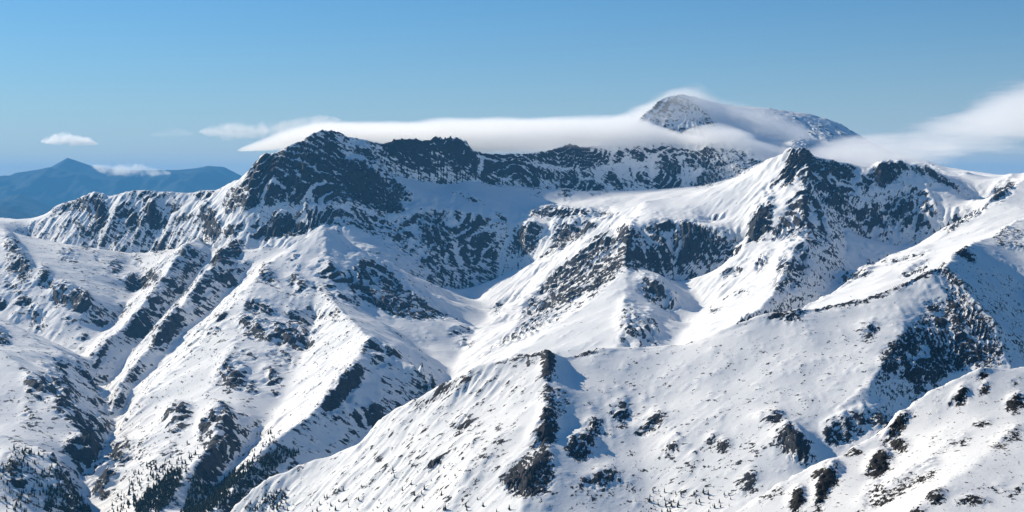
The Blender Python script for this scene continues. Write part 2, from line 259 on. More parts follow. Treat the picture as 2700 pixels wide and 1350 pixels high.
# ------------------------------------------------------------------ bare rock: (share of rock, outline in photograph pixels)
ROCK_FAR = [
 (.64,[(640,480),(672,425),(690,403),(740,400),(800,370),(870,360),(905,395),(915,440),(960,440),(985,470),(1010,530),(1065,570),(1000,560),(950,535),(900,520),(850,540),(790,535),(720,535),(660,545),(630,530)]),
 (.75,[(660,600),(700,575),(760,570),(830,555),(870,560),(910,590),(850,590),(800,620),(740,625),(690,630),(665,620)]),
 (.5,[(600,495),(650,490),(665,545),(630,545),(600,520)]),
 (.75,[(925,385),(965,395),(1000,430),(985,432),(940,407)]),
 (.45,[(1000,374),(1060,362),(1100,375),(1125,410),(1160,455),(1110,450),(1070,430),(1040,405),(1010,395)]),
 (.48,[(1100,370),(1180,358),(1230,390),(1260,420),(1290,465),(1240,455),(1180,430),(1130,400)]),
 (.58,[(1250,405),(1400,407),(1500,384),(1560,392),(1620,410),(1590,440),(1500,440),(1430,430),(1340,430),(1280,425)]),
 (.78,[(1270,432),(1380,442),(1440,460),(1370,472),(1290,458)]),
 (.75,[(1250,466),(1300,478),(1340,490),(1310,496),(1270,486)]),
 (.75,[(1375,480),(1410,475),(1440,510),(1420,522),(1390,505)]),
 (.85,[(1465,500),(1500,490),(1515,520),(1495,533),(1470,520)]),
 (.5,[(1400,462),(1470,462),(1540,485),(1600,497),(1620,520),(1560,515),(1500,490)]),
 (.7,[(1590,455),(1640,480),(1680,495),(1650,500),(1600,480)]),
 (.55,[(1650,440),(1700,460),(1750,500),(1700,490),(1660,470)]),
 (.7,[(1740,430),(1790,440),(1800,490),(1760,500),(1730,480)]),
 (.5,[(1600,405),(1750,390),(1800,400),(1780,440),(1700,430),(1620,430)]),
 (.65,[(1800,400),(1880,390),(1960,398),(2010,428),(1950,460),(1880,490),(1830,505),(1820,480),(1860,450),(1800,440)]),
 (.38,[(1690,300),(1740,266),(1810,258),(1850,285),(1890,320),(1900,360),(1800,370),(1700,370),(1650,350)]),
 (.28,[(1930,290),(2080,294),(2200,330),(2280,368),(2180,380),(2060,340),(1950,310)]),
 (.52,[(1060,570),(1130,560),(1250,565),(1290,590),(1300,650),(1310,680),(1250,700),(1180,690),(1100,640),(1040,600)]),
 (.45,[(870,550),(960,560),(1040,590),(1100,650),(1180,700),(1190,740),(1130,710),(1060,660),(980,620),(900,590)]),
 (.78,[(890,460),(950,455),(1000,470),(1040,520),(1075,560),(1020,552),(980,525),(920,490)]),
 (.6,[(1020,470),(1060,490),(1090,540),(1060,530),(1030,500)]),
 (.65,[(1190,500),(1240,520),(1285,540),(1240,540),(1200,520)]),
 (.85,[(1285,560),(1330,570),(1337,580),(1300,583)]),
 (.6,[(1360,615),(1400,600),(1430,620),(1410,660),(1370,680),(1350,660)]),
 (.85,[(1400,560),(1470,556),(1550,563),(1545,578),(1450,582),(1395,576)]),
 (.75,[(1560,567),(1625,564),(1620,575),(1570,577)]),
 # snowy ridge on the left
 (.5,[(120,565),(190,535),(250,517),(265,540),(200,560),(150,570)]),
 (.7,[(230,545),(270,530),(290,560),(270,600),(250,590)]),
 (.78,[(330,555),(355,560),(370,590),(350,608),(335,585)]),
 (.78,[(380,545),(410,550),(425,590),(400,622),(385,590)]),
 (.65,[(425,570),(447,580),(430,602)]),
 (.62,[(460,592),(490,560),(502,575),(480,600)]),
 (.55,[(350,510),(400,508),(440,525),(400,530),(360,525)]),
 (.62,[(510,512),(560,506),(560,526),(520,532)]),
 (.5,[(580,540),(600,512),(640,512),(640,560),(600,560)]),
 (.88,[(520,570),(545,555),(570,590),(582,625),(560,637),(535,610)]),
 (.75,[(590,602),(640,600),(640,622),(600,624)]),
 (.85,[(207,600),(235,610),(242,632),(215,622)]),
 (.8,[(218,640),(240,652),(240,662),(225,655)]),
 (.9,[(245,660),(272,690),(262,697),(247,676)]),
 (.75,[(300,625),(318,615),(322,630),(305,635)]),
 # left flank
 (.78,[(5,635),(35,660),(80,720),(85,755),(60,745),(35,725),(15,680)]),
 (.82,[(98,705),(132,730),(132,767),(105,757)]),
 (.9,[(145,765),(185,770),(245,805),(228,824),(180,817),(150,800),(130,788)]),
 (.88,[(38,778),(60,780),(82,800),(75,817),(45,800)]),
 (.85,[(-20,785),(15,798),(17,822),(-20,815)]),
 (.6,[(165,830),(202,840),(190,856),(170,846)]),
 (.75,[(223,850),(250,850),(247,864)]),
 (.8,[(255,850),(287,852),(270,867)]),
 (.82,[(208,890),(240,885),(235,907),(213,906)]),
 (.95,[(193,910),(225,920),(222,932),(200,927)]),
 (.95,[(-20,865),(20,888),(22,912),(-20,908)]),
 # ribs
 (.98,[(330,745),(345,732),(375,740),(387,755),(350,772),(333,762)]),
 (.55,[(340,680),(357,675),(397,715),(385,725),(360,700)]),
 (.45,[(375,735),(410,715),(445,740),(410,767)]),
 (.85,[(463,665),(490,652),(522,672),(505,682),(480,677)]),
 (.75,[(455,700),(475,690),(482,705),(460,717)]),
 (.9,[(448,752),(502,755),(482,777),(465,772)]),
 (.6,[(440,730),(465,730),(455,767),(438,757)]),
 (.65,[(380,785),(430,800),(420,842),(388,822)]),
 (.97,[(338,872),(365,830),(402,872),(412,882),(370,888),(343,887)]),
 (.6,[(410,800),(440,830),(430,842)]),
 (.95,[(600,655),(620,643),(642,660),(640,682),(620,692),(600,680)]),
 (.97,[(558,692),(590,674),(617,690),(622,717),(590,727),(565,722)]),
 (.75,[(545,732),(570,720),(642,750),(610,762),(560,747)]),
 (.97,[(507,792),(530,750),(550,735),(557,762),(532,792),(513,802)]),
 (.97,[(398,908),(440,860),(470,838),(482,850),(452,892),(422,922),(403,918)]),
 # pointed spur
 (.93,[(690,710),(705,720),(742,762),(700,747),(683,735)]),
 (.93,[(753,730),(780,738),(812,760),(802,778),(770,757)]),
 (.85,[(775,698),(792,700),(797,727),(785,720)]),
 (.65,[(758,672),(785,658),(792,680),(765,692)]),
 (.55,[(820,650),(850,658),(882,682),(850,672)]),
 (.8,[(818,712),(850,700),(890,713),(907,747),(870,737),(830,730)]),
 (.88,[(828,752),(845,743),(847,770),(830,767)]),
 (.93,[(860,750),(882,755),(882,777),(862,767)]),
 (.8,[(905,648),(922,643),(917,662)]),
 (.86,[(920,710),(960,690),(1010,700),(1040,730),(1080,780),(1130,800),(1190,830),(1170,842),(1100,842),(1040,837),(980,800),(930,770),(910,740)]),
 (.75,[(840,790),(880,780),(930,790),(952,807),(900,797)]),
 (.88,[(673,798),(700,808),(742,840),(720,837),(690,822)]),
 (.88,[(748,825),(790,838),(832,860),(812,882),(770,852)]),
 (.85,[(838,820),(862,825),(852,842)]),
 (.9,[(618,858),(650,858),(720,878),(800,888),(832,910),(800,927),(740,917),(690,902),(640,882)]),
 (.65,[(613,925),(660,928),(692,945),(660,952),(620,942)]),
 (.85,[(588,980),(610,968),(652,990),(642,1032),(600,1032),(563,1005)]),
 (.85,[(688,982),(720,973),(742,1010),(700,1022)]),
 (.85,[(652,1012),(675,1010),(680,1035),(655,1042)]),
 (.93,[(713,1035),(737,1028),(725,1047)]),
 (.97,[(428,1112),(460,1080),(502,1093),(492,1132),(460,1142),(433,1127)]),
 (1.05,[(518,1152),(560,1100),(590,1093),(614,1130),(607,1162),(560,1177),(528,1172)]),
 (1.05,[(573,1192),(627,1168),(622,1202),(590,1232),(573,1217)]),
 (.8,[(608,1100),(652,1113),(640,1127)]),
 (.6,[(565,985),(620,920),(628,935),(600,972)]),
 (.93,[(953,903),(985,908),(1020,923),(1062,942),(1040,947),(1000,927),(970,922)]),
 (.85,[(978,940),(1037,953),(1032,967),(985,962)]),
 (.88,[(843,1077),(880,1030),(920,998),(947,978),(942,1010),(922,1052),(880,1077),(853,1087)]),
 (1.0,[(918,1107),(960,1088),(1012,1088),(992,1112),(950,1122)]),
 (.55,[(930,1080),(1000,1068),(1010,1078),(950,1092)]),
 # gorge
 (.85,[(58,1005),(80,998),(132,1045),(122,1062),(80,1057),(63,1030)]),
 (.93,[(148,1060),(172,1070),(167,1112),(148,1097)]),
 (.58,[(138,940),(170,958),(192,1030),(170,1022),(150,970)]),
 (.85,[(213,1140),(250,1158),(277,1170),(265,1177),(225,1162)]),
 (.88,[(178,1182),(215,1158),(252,1190),(240,1217),(200,1212)]),
 (.75,[(58,1070),(75,1075),(90,1130),(75,1135)]),
 # saddle spur and its wall
 (.72,[(1640,620),(1660,610),(1682,640),(1692,722),(1670,717),(1640,690)]),
 (.6,[(1690,610),(1740,580),(1830,585),(1890,610),(1912,640),(1962,650),(1952,672),(1890,692),(1820,692),(1760,707),(1700,702),(1690,650)]),
 (.6,[(1640,610),(1640,720),(1560,790),(1480,840),(1400,880),(1350,870),(1400,790),(1450,720),(1540,650),(1600,600)]),
 (.52,[(1540,760),(1480,830),(1420,880),(1290,930),(1190,985),(1330,890),(1430,820)]),
 (.58,[(1480,600),(1560,590),(1600,590),(1520,640),(1440,680),(1380,720),(1450,650)]),
 (.75,[(1688,750),(1740,753),(1792,810),(1770,822),(1720,802),(1678,770)]),
 (.62,[(1640,820),(1660,813),(1680,850),(1732,840),(1727,912),(1640,917),(1630,880)]),
 # rocky peak
 (.72,[(2078,412),(2110,400),(2132,410),(2142,470),(2110,472),(2060,502),(2068,450)]),
 (.6,[(2088,512),(2120,470),(2162,540),(2192,640),(2150,642),(2070,632),(2020,637),(2060,570)]),
 (.55,[(2130,415),(2260,440),(2250,480),(2242,540),(2200,562),(2150,520)]),
 (.75,[(2310,442),(2400,436),(2370,470),(2320,492),(2300,470)]),
 (.65,[(2258,482),(2310,450),(2300,490),(2270,502)]),
 (.62,[(2390,440),(2440,442),(2562,510),(2500,492),(2420,462)]),
 (.55,[(2250,560),(2330,540),(2380,500),(2440,500),(2472,560),(2440,602),(2330,602),(2270,600)]),
 (.75,[(1958,642),(2000,560),(2040,540),(2032,620),(2000,642),(1970,642)]),
 (.4,[(2005,500),(2060,450),(2070,470),(2040,520)]),
 (.62,[(2060,690),(2120,640),(2132,700),(2122,752),(2060,772),(2030,752)]),
 (.75,[(2478,602),(2520,580),(2560,558),(2612,530),(2602,552),(2540,592),(2490,617)]),
 (.75,[(2618,512),(2660,478),(2682,490),(2640,532),(2610,542)]),
 (.75,[(2438,602),(2480,580),(2462,602)]),
 (.95,[(2198,742),(2290,713),(2302,720),(2210,752)]),
 (.75,[(2298,692),(2380,680),(2452,663),(2452,677),(2340,702)]),
 (.75,[(2368,727),(2472,680),(2442,712),(2380,737)]),
 (.8,[(2270,695),(2300,688),(2305,700),(2275,705)]),
 (.7,[(1858,815),(1905,805),(1915,815),(1870,828)]),
 (.45,[(1880,790),(1960,760),(2000,770),(1920,800)]),
 # smaller crags
 (.72,[(100,985),(140,1000),(190,1050),(215,1100),(180,1080),(120,1020)]),(.72,[(190,1090),(235,1120),(270,1165),(240,1150),(200,1120)]),(.62,[(250,1040),(300,1090),(310,1110),(270,1080)]),
 (.75,[(0,1210),(40,1230),(90,1300),(60,1310),(10,1260)]),(.7,[(250,1160),(300,1110),(310,1120),(280,1170),(220,1260),(200,1260)]),(.75,[(290,1180),(360,1180),(370,1200),(320,1230),(290,1220)]),
 (.6,[(400,1215),(470,1170),(480,1190),(430,1240)]),(.7,[(230,1260),(300,1230),(330,1260),(280,1320),(230,1310)]),(.8,[(500,1260),(560,1200),(580,1230),(540,1290)]),
 (.6,[(560,850),(600,830),(590,870),(550,900)]),(.55,[(640,800),(680,790),(700,820),(650,830)]),(.6,[(860,830),(900,820),(890,850)]),(.5,[(700,930),(760,920),(780,960),(720,960)]),(.6,[(740,960),(780,950),(770,990)]),
 (.55,[(280,690),(330,700),(310,730),(280,720)]),(.5,[(150,660),(200,660),(210,700),(160,690)]),(.6,[(400,650),(430,640),(440,670),(410,670)]),(.62,[(300,560),(330,540),(335,580),(310,590)]),(.62,[(440,540),(470,530),(480,560),(450,570)]),
 (.55,[(280,850),(330,800),(340,810),(300,860)]),(.6,[(230,960),(280,900),(290,920),(250,980)]),(.5,[(0,690),(40,740),(60,780),(10,760)]),(.6,[(60,820),(100,830),(130,870),(90,860)]),(.6,[(250,1000),(300,990),(290,1030)]),(.6,[(330,1000),(370,960),(380,980),(340,1020)]),
 (.6,[(1290,820),(1330,800),(1320,840)]),(.6,[(1180,870),(1240,860),(1260,880),(1190,890)]),(.7,[(1200,905),(1240,890),(1250,905),(1215,920)]),(.6,[(1900,720),(1950,700),(1960,720),(1920,740)]),(.6,[(1980,700),(2020,660),(2040,680),(2000,720)]),
]
ROCK_NEAR = [
 (.66,[(2480,707),(2500,702),(2560,790),(2600,830),(2640,900),(2642,960),(2560,972),(2470,982),(2400,962),(2330,952),(2318,930),(2420,850),(2440,800),(2500,790)]),
 (.65,[(2320,955),(2440,982),(2500,992),(2450,1010),(2330,982)]),
 (.85,[(2403,995),(2440,980),(2452,1012),(2420,1027)]),
 (.85,line_poly([(2490,712),(2450,718),(2400,742),(2340,772),(2270,796),(2200,806),(2120,821),(2030,834)], 11)),
 (.95,[(2058,842),(2120,820),(2117,837),(2070,847)]),
 (.85,[(2513,662),(2540,648),(2572,690),(2550,692)]),
 (.42,[(2580,592),(2630,600),(2740,620),(2740,670),(2640,652)]),
 (.75,[(2268,882),(2310,850),(2322,870),(2280,902)]),
 (1.0,[(1443,930),(1463,938),(1452,1000),(1428,1012),(1433,980)]),
 (.38,[(1430,1020),(1490,1030),(1502,1100),(1450,1112),(1418,1040)]),
 (.95,[(1398,1172),(1428,1130),(1440,1078),(1472,1130),(1452,1182),(1400,1192)]),
 (.95,[(1318,1262),(1380,1210),(1440,1188),(1462,1230),(1442,1302),(1380,1312),(1338,1292)]),
 (.9,[(1488,1192),(1520,1158),(1562,1170),(1557,1202),(1530,1222)]),
 (.85,[(1543,1120),(1580,1113),(1594,1150),(1560,1162)]),
 (.7,[(1608,1082),(1650,1058),(1662,1110),(1640,1132)]),
 (.7,[(1668,1142),(1720,1108),(1740,1088),(1747,1120),(1700,1152)]),
 (.98,[(1748,1182),(1770,1163),(1787,1200),(1765,1207)]),
 (.85,[(1198,1122),(1240,1098),(1242,1130),(1215,1137)]),
 (.75,[(1298,1162),(1332,1148),(1322,1177)]),
 (.93,[(1513,937),(1550,925),(1587,918),(1550,940)]),
 (.45,[(1320,942),(1380,930),(1440,926),(1438,960),(1360,957)]),
 (.93,[(2023,1095),(2060,1088),(2062,1122),(2035,1122)]),
 (.95,[(2038,1162),(2080,1138),(2122,1170),(2137,1200),(2110,1222),(2070,1192)]),
 (.68,[(2168,1142),(2230,1110),(2290,1098),(2282,1140),(2240,1182),(2180,1172)]),
 (.78,[(2298,1102),(2330,1078),(2352,1110),(2342,1152),(2310,1152)]),
 (.78,[(1858,1172),(1890,1148),(1922,1180),(1912,1202),(1870,1182)]),
 (.45,[(1948,1140),(1990,1158),(1982,1202)]),
 (.65,[(1948,1272),(1990,1258),(2002,1300),(1960,1312)]),
 (.75,[(1120,1220),(1160,1205),(1165,1235),(1130,1240)]),
 (.75,[(1270,1200),(1285,1195),(1300,1240),(1285,1245)]),
 (.45,[(1100,1060),(1190,1005),(1260,985),(1180,1040),(1080,1100)]),
 (.5,[(1530,1270),(1620,1240),(1640,1280),(1560,1300)]),
]
ROCK_FORE = [
 (1.0,[(2575,992),(2600,974),(2607,990),(2580,1012)]),
 (.95,[(2508,1072),(2540,1030),(2557,1030),(2542,1062),(2498,1082)]),
 (1.0,[(2578,1032),(2607,1008),(2602,1042),(2583,1042)]),
 (1.0,[(2328,1172),(2370,1108),(2392,1110),(2372,1152),(2340,1182)]),
 (.95,[(2348,1172),(2387,1170),(2387,1202),(2360,1197)]),
 (1.0,[(2278,1262),(2310,1208),(2342,1210),(2347,1242),(2310,1267)]),
 (1.05,[(2158,1292),(2170,1258),(2202,1250),(2217,1280),(2190,1292),(2175,1312),(2162,1360),(2148,1360)]),
 (1.05,[(2078,1342),(2100,1300),(2127,1308),(2112,1342),(2090,1360)]),
 (.78,[(2048,1292),(2077,1278),(2062,1307)]),
 (.85,[(2648,1072),(2680,1050),(2710,1058),(2670,1092)]),
 (.95,[(2568,1127),(2607,1108),(2612,1122),(2580,1129)]),
 (.95,[(2658,1022),(2692,988),(2682,1012)]),
 (.85,[(2508,1332),(2560,1313),(2602,1320),(2612,1332),(2540,1334)]),
 (.85,[(2648,1312),(2710,1278),(2692,1302)]),
 (.85,[(2388,1360),(2420,1338),(2430,1360)]),
 (.55,[(2255,1360),(2290,1310),(2330,1270),(2325,1295),(2280,1350)]),
 (.7,[(2010,1310),(2040,1300),(2030,1320)]),
 (.62,[(2300,1330),(2400,1262),(2480,1240),(2472,1256),(2390,1292),(2310,1352)]),(.65,[(2440,1310),(2482,1298),(2490,1330),(2450,1336)]),(.75,[(2228,1202),(2272,1180),(2262,1212)]),(.85,[(2128,1272),(2162,1238),(2157,1272)]),
 (.75,[(2378,1102),(2422,1070),(2412,1097)]),(.65,[(2458,1062),(2492,1038),(2482,1062)]),(.75,[(2598,1292),(2652,1278),(2642,1302)]),(.6,[(2480,1190),(2560,1150),(2550,1165),(2490,1200)]),(.6,[(2620,1180),(2700,1130),(2690,1150),(2630,1190)]),
]


# ------------------------------------------------------------------ rock maps drawn from the outlines
MW, MH, MS = 1440, 720, 0.5      # outline map: half photograph pixels, with a margin of 45 px
MO = 90
def fill_poly(pts):
    """rows/cols inside a polygon given in photograph pixels -> boolean map window"""
    p = (np.array(pts, float) + MO / 2) * MS
    x0, y0 = np.maximum(np.floor(p.min(0)).astype(int) - 1, 0); x1, y1 = np.ceil(p.max(0)).astype(int) + 2
    x1 = min(x1, MW); y1 = min(y1, MH)
    X, Y = np.meshgrid(np.arange(x0, x1) + 0.5, np.arange(y0, y1) + 0.5)
    # ragged outline
    wx = fbm(X, Y, 10.0, 4, 91, 0.6) * 4.0; wy = fbm(X, Y, 10.0, 4, 137, 0.6) * 2.6
    Xw = X + wx; Yw = Y + wy
    ins = np.zeros(X.shape, bool); n = len(p)
    for i in range(n):
        ax, ay = p[i]; bx, by = p[(i + 1) % n]
        if ay == by: continue
        c = ((ay > Yw) != (by > Yw)) & (Xw < (bx - ax) * (Yw - ay) / (by - ay) + ax)
        ins ^= c
    return (y0, y1, x0, x1), ins

def build_maps(rocks):
    dens = np.zeros((MH, MW)); bul = np.zeros((MH, MW)); ids = np.full((MH, MW), -1, int)
    for k, (d, pts) in enumerate(rocks):
        (y0, y1, x0, x1), ins = fill_poly(pts)
        area = ins.sum() * 4
        dw = dens[y0:y1, x0:x1]; dw[ins] = np.maximum(dw[ins], d)
        up = int((y1 - y0) * 0.28); ya = max(y0 - up, 0); ins2 = ins[ya - (y0 - up):]
        bw = bul[ya:ya + ins2.shape[0], x0:x1]; bw[ins2] = np.maximum(bw[ins2], max(d - 0.3, 0) * 1.35 * min(math.sqrt(area), 75.0) * (1.0 if area < 9000 else 0.25))
        iw = ids[y0:y1, x0:x1]; iw[ins] = k
    return blur(dens, 1), blur(bul, 3), ids

def sample(m, u, v, nearest=False):
    x = (u + MO / 2) * MS - 0.5; y = (v + MO / 2) * MS - 0.5
    if nearest:
        xi = np.clip(np.round(x).astype(int), 0, MW - 1); yi = np.clip(np.round(y).astype(int), 0, MH - 1)
        return m[yi, xi]
    x = np.clip(x, 0, MW - 1.001); y = np.clip(y, 0, MH - 1.001)
    xi = x.astype(int); yi = y.astype(int); fx = x - xi; fy = y - yi
    return (m[yi, xi] * (1 - fx) + m[yi, xi + 1] * fx) * (1 - fy) + (m[yi + 1, xi] * (1 - fx) + m[yi + 1, xi + 1] * fx) * fy

# ------------------------------------------------------------------ terrain from ridge and valley lines
def solve(lines, x0, x1, y0, y1, step):
    """membrane between ridge lines and valley lines (all in world metres)"""
    nx = int((x1 - x0) / step) + 1; ny = int((y1 - y0) / step) + 1
    pts = []
    for ln in lines:
        for a, b in zip(ln[:-1], ln[1:]):
            n = max(2, int(math.hypot(b[0] - a[0], b[1] - a[1]) / (step * 0.5)))
            t = np.linspace(0, 1, n)[:, None]
            pts.append(np.array(a)[None] * (1 - t) + np.array(b)[None] * t)
    pts = np.concatenate(pts)
    h = None
    lv = 16
    while lv >= 1:
        s = step * lv
        mx = int((x1 - x0) / s) + 1; my = int((y1 - y0) / s) + 1
        if lv == 1: mx, my = nx, ny
        ix = np.round((pts[:, 0] - x0) / s).astype(int); iy = np.round((pts[:, 1] - y0) / s).astype(int)
        ok = (ix >= 0) & (ix < mx) & (iy >= 0) & (iy < my)
        acc = np.zeros((my, mx)); cnt = np.zeros((my, mx))
        np.add.at(acc, (iy[ok], ix[ok]), pts[ok, 2]); np.add.at(cnt, (iy[ok], ix[ok]), 1)
        fixed = cnt > 0; val = np.where(fixed, acc / np.maximum(cnt, 1), 0)
        if h is None:
            h = np.full((my, mx), pts[:, 2].mean())
        else:
            yy = np.clip(np.arange(my) / (my - 1) * (h.shape[0] - 1), 0, h.shape[0] - 1.001)
            xx = np.clip(np.arange(mx) / (mx - 1) * (h.shape[1] - 1), 0, h.shape[1] - 1.001)
            yi = yy.astype(int); xi = xx.astype(int); fy = (yy - yi)[:, None]; fx = (xx - xi)[None]
            h = (h[yi][:, xi] * (1 - fx) + h[yi][:, xi + 1] * fx) * (1 - fy) + (h[yi + 1][:, xi] * (1 - fx) + h[yi + 1][:, xi + 1] * fx) * fy
        h[fixed] = val[fixed]
        for _ in range(400 if lv > 4 else 160 if lv > 1 else 90):
            p = np.pad(h, 1, mode='edge')
            h = 0.25 * (p[:-2, 1:-1] + p[2:, 1:-1] + p[1:-1, :-2] + p[1:-1, 2:])
            h[fixed] = val[fixed]
        lv //= 2
    return h

def resize(h, ny, nx):
    yy = np.clip(np.linspace(0, h.shape[0] - 1, ny), 0, h.shape[0] - 1.001); xx = np.clip(np.linspace(0, h.shape[1] - 1, nx), 0, h.shape[1] - 1.001)
    yi = yy.astype(int); xi = xx.astype(int); fy = (yy - yi)[:, None]; fx = (xx - xi)[None]
    return (h[yi][:, xi] * (1 - fx) + h[yi][:, xi + 1] * fx) * (1 - fy) + (h[yi + 1][:, xi] * (1 - fx) + h[yi + 1][:, xi + 1] * fx) * fy

def visible(X, Y, Z, tol):
    """which terrain points are in view from the photographer's stand (front to back per bearing)"""
    u = 1350 + X / Y * FPX; v = HOR + (ZC - Z) / Y * FPX
    b = np.floor(u / 5).astype(int)
    o = np.lexsort((Y, b))
    bo = b[o]; key = v[o] - bo * 1e5
    run = np.minimum.accumulate(key)
    vis = np.empty(len(o)); vis[o] = key - run
    return (u, v, vis) if tol is None else (u, v, vis <= tol)

def erode(h, cell, iters, K, m, Ac):
    """running water: gullies cut down towards the big valleys, which keep their level"""
    ny, nx = h.shape; n = ny * nx
    idx = np.arange(n).reshape(ny, nx)
    for _ in range(iters):
        p = np.pad(h, 1, mode='constant', constant_values=1e9); pi = np.pad(idx, 1, mode='edge')
        best = np.zeros((ny, nx)); rec = idx.copy(); dist = np.ones((ny, nx))
        for dy in (-1, 0, 1):
            for dx in (-1, 0, 1):
                if dx == 0 and dy == 0: continue
                L = math.hypot(dx, dy)
                s = (h - p[1 + dy:1 + dy + ny, 1 + dx:1 + dx + nx]) / L
                k = s > best
                best[k] = s[k]; rec[k] = pi[1 + dy:1 + dy + ny, 1 + dx:1 + dx + nx][k]; dist[k] = L
        order = np.argsort(-h.ravel(), kind='stable').tolist(); rl = rec.ravel().tolist(); A = [1.0] * n
        for i in order:
            r = rl[i]
            if r != i: A[r] += A[i]
        A = np.array(A)
        F = K * np.minimum(A, Ac) ** m / dist.ravel()
        F[A > Ac * 3] *= 0.15
        F /= 1 + (best.ravel() / cell / 0.8) ** 2
        F[rec.ravel() == idx.ravel()] = 0
        F = F.tolist(); H = h.ravel().tolist()
        for i in reversed(order):
            f = F[i]
            if f > 0: H[i] = (H[i] + f * H[rl[i]]) / (1 + f)
        h = np.array(H).reshape(ny, nx)
    return h

RESULT = {}
ERO = 0.045
def terrain(name, lines, groups, rocks, x0, x1, y0, y1, step, coarse, amp, smooth, seed, mat, spk=None, ERO=0.034, dip=0.3, BED=2.9, DEEP=0.8, CRAG=0.22, STR=1.0, FILL=0.84, BULGE=0.25, hide=90.0):
    P3 = [[P(*p) if len(p) == 3 else tuple(p[:3]) for p in ln] for ln in lines]
    h = solve(P3, x0, x1, y0, y1, coarse)
    Xc, Yc = np.meshgrid(np.linspace(x0, x1, h.shape[1]), np.linspace(y0, y1, h.shape[0]))
    h = h + DEEP * np.minimum(0, h - blur(h, int(amp * 6 / coarse)))
    gy, gx = np.gradient(h, coarse, coarse); sl = np.sqrt(gx * gx + gy * gy)
    h = h + fbm(Xc, Yc, amp * 12, 4, seed + 50, 0.55) * amp * 0.65 * (0.25 + sl)
    h = erode(h, coarse, 5, ERO, 0.5, 160)
    nx = int((x1 - x0) / step) + 1; ny = int((y1 - y0) / step) + 1
    h = resize(h, ny, nx)
    if smooth: h = blur(h, smooth)
    xs = np.linspace(x0, x1, nx); ys = np.linspace(y0, y1, ny)
    X, Y = np.meshgrid(xs, ys)
    sx = xs[1] - xs[0]; sy = ys[1] - ys[0]
    hb = blur(h, 6)
    gy, gx = np.gradient(hb, sy, sx); sl = np.sqrt(gx * gx + gy * gy)
    # rock zones seen from the stand
    u, v, vis = visible(X.ravel(), Y.ravel(), h.ravel(), 6.0)
    dens, bul, ids = build_maps(rocks)
    d = blur(np.where(vis, sample(dens, u, v), 0).reshape(h.shape), 1)
    b = blur(np.where(vis, sample(bul, u, v), 0).reshape(h.shape), 1)
    # ribs and runnels, three sizes
    flow = np.zeros_like(h)
    patchy = np.clip(0.75 + fbm(X, Y, amp * 11, 2, seed + 33) * 1.1, 0.1, 1.6)
    for k, (sc, am) in enumerate(((amp * 6.0, 0.34), (amp * 3.0, 0.26), (amp * 1.5, 0.14))):
        gy, gx = np.gradient(blur(h, max(1, 3 - k)), sy, sx); s2 = np.sqrt(gx * gx + gy * gy)
        g = gullies(X, Y, gx, gy, sc, seed + k)
        h = h + g * amp * am * np.clip(s2 * 1.7 - 0.72, 0.04, 1.0) * (patchy + d * 0.5)
        flow += g * am
    h = h + fbm(X, Y, amp * 1.6, 3, seed + 61, 0.6) * amp * 0.12 * (0.15 + np.clip(s2, 0, 1.2))
    h = erode(h, step, 2, ERO * 0.5, 0.5, 120)
    # drifted snow fills the small runnels of gentle and windward slopes
    gy, gx = np.gradient(blur(h, 2), sy, sx); s2 = np.sqrt(gx * gx + gy * gy)
    lee = -0.75 * gx + 0.66 * gy
    fill = np.clip((1 - sstep(0.45, 0.85, s2)) + 0.6 * sstep(0.1, 0.6, -lee), 0, 1) * (1 - np.clip(d * 1.6, 0, 1))
    h = h + (np.maximum(blur(h, 3), h - amp * 0.05) - h) * fill * 0.85
    crag = fbm(X, Y, amp * 2.2, 4, seed + 70, 0.55, True)
    bm = b * Y / FPX
    h = h + bm * BULGE * (0.8 + 0.5 * flow) + np.minimum(bm, amp * 2.5) * CRAG * crag
    h = h + fbm(X, Y, amp * 0.9, 3, seed + 90, 0.6) * amp * 0.10 * np.clip(d * 2.2 + 0.05, 0, 1)
    # ledges: beds of rock dipping to the right hold snow on their treads
    bed = BED * amp * (1 + 0.4 * grid_noise(X / (amp * 16), Y / (amp * 16), seed + 7))
    st = (h + dip * X + fbm(X, Y, amp * 6, 4, seed + 140, 0.6) * amp * 1.5) / bed
    tt = st - np.floor(st)
    h = h + (sstep(0.45, 0.95, tt) - tt) * bed * 0.8 * np.clip(d * 1.3 - 0.15, 0, 1) * np.clip(s2 * 1.3, 0, 1)
    u, v, hid = visible(X.ravel(), Y.ravel(), h.ravel(), None); vis = hid <= 3.0
    gy, gx = np.gradient(h, sy, sx); sl = np.sqrt(gx * gx + gy * gy)
    lap = h - blur(h, 3)
    base = 0.09 + (0.0 if spk is None else np.where(vis, sample(spk, u, v), 0).reshape(h.shape))
    mid = fbm(X * 0.6 + Y * 0.2, Y, amp * 2.0, 3, seed + 120, 0.6)
    open_ = 1 - np.clip(d * 1.2, 0, 1)
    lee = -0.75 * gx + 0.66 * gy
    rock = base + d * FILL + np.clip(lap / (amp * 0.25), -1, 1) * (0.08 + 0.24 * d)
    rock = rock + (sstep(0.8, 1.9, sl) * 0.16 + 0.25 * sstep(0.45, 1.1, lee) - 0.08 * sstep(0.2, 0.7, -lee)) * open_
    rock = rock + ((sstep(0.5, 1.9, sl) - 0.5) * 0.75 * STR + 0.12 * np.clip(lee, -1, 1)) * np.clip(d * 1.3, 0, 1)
    band = sstep(0.26, 0.06, np.abs(tt - 0.25)) * np.clip(0.5 + fbm(X, Y, amp * 5, 3, seed + 160, 0.6) * 1.8, 0, 1.3)
    rock = rock - 0.95 * STR * band * np.clip(d * 1.2, 0, 1)
    rock = rock + (flow * 0.16 + mid * 0.20) * (0.25 + d)
    rock = rock + np.where(vis.reshape(h.shape), 0, sstep(0.85, 1.5, sl) * 0.4)
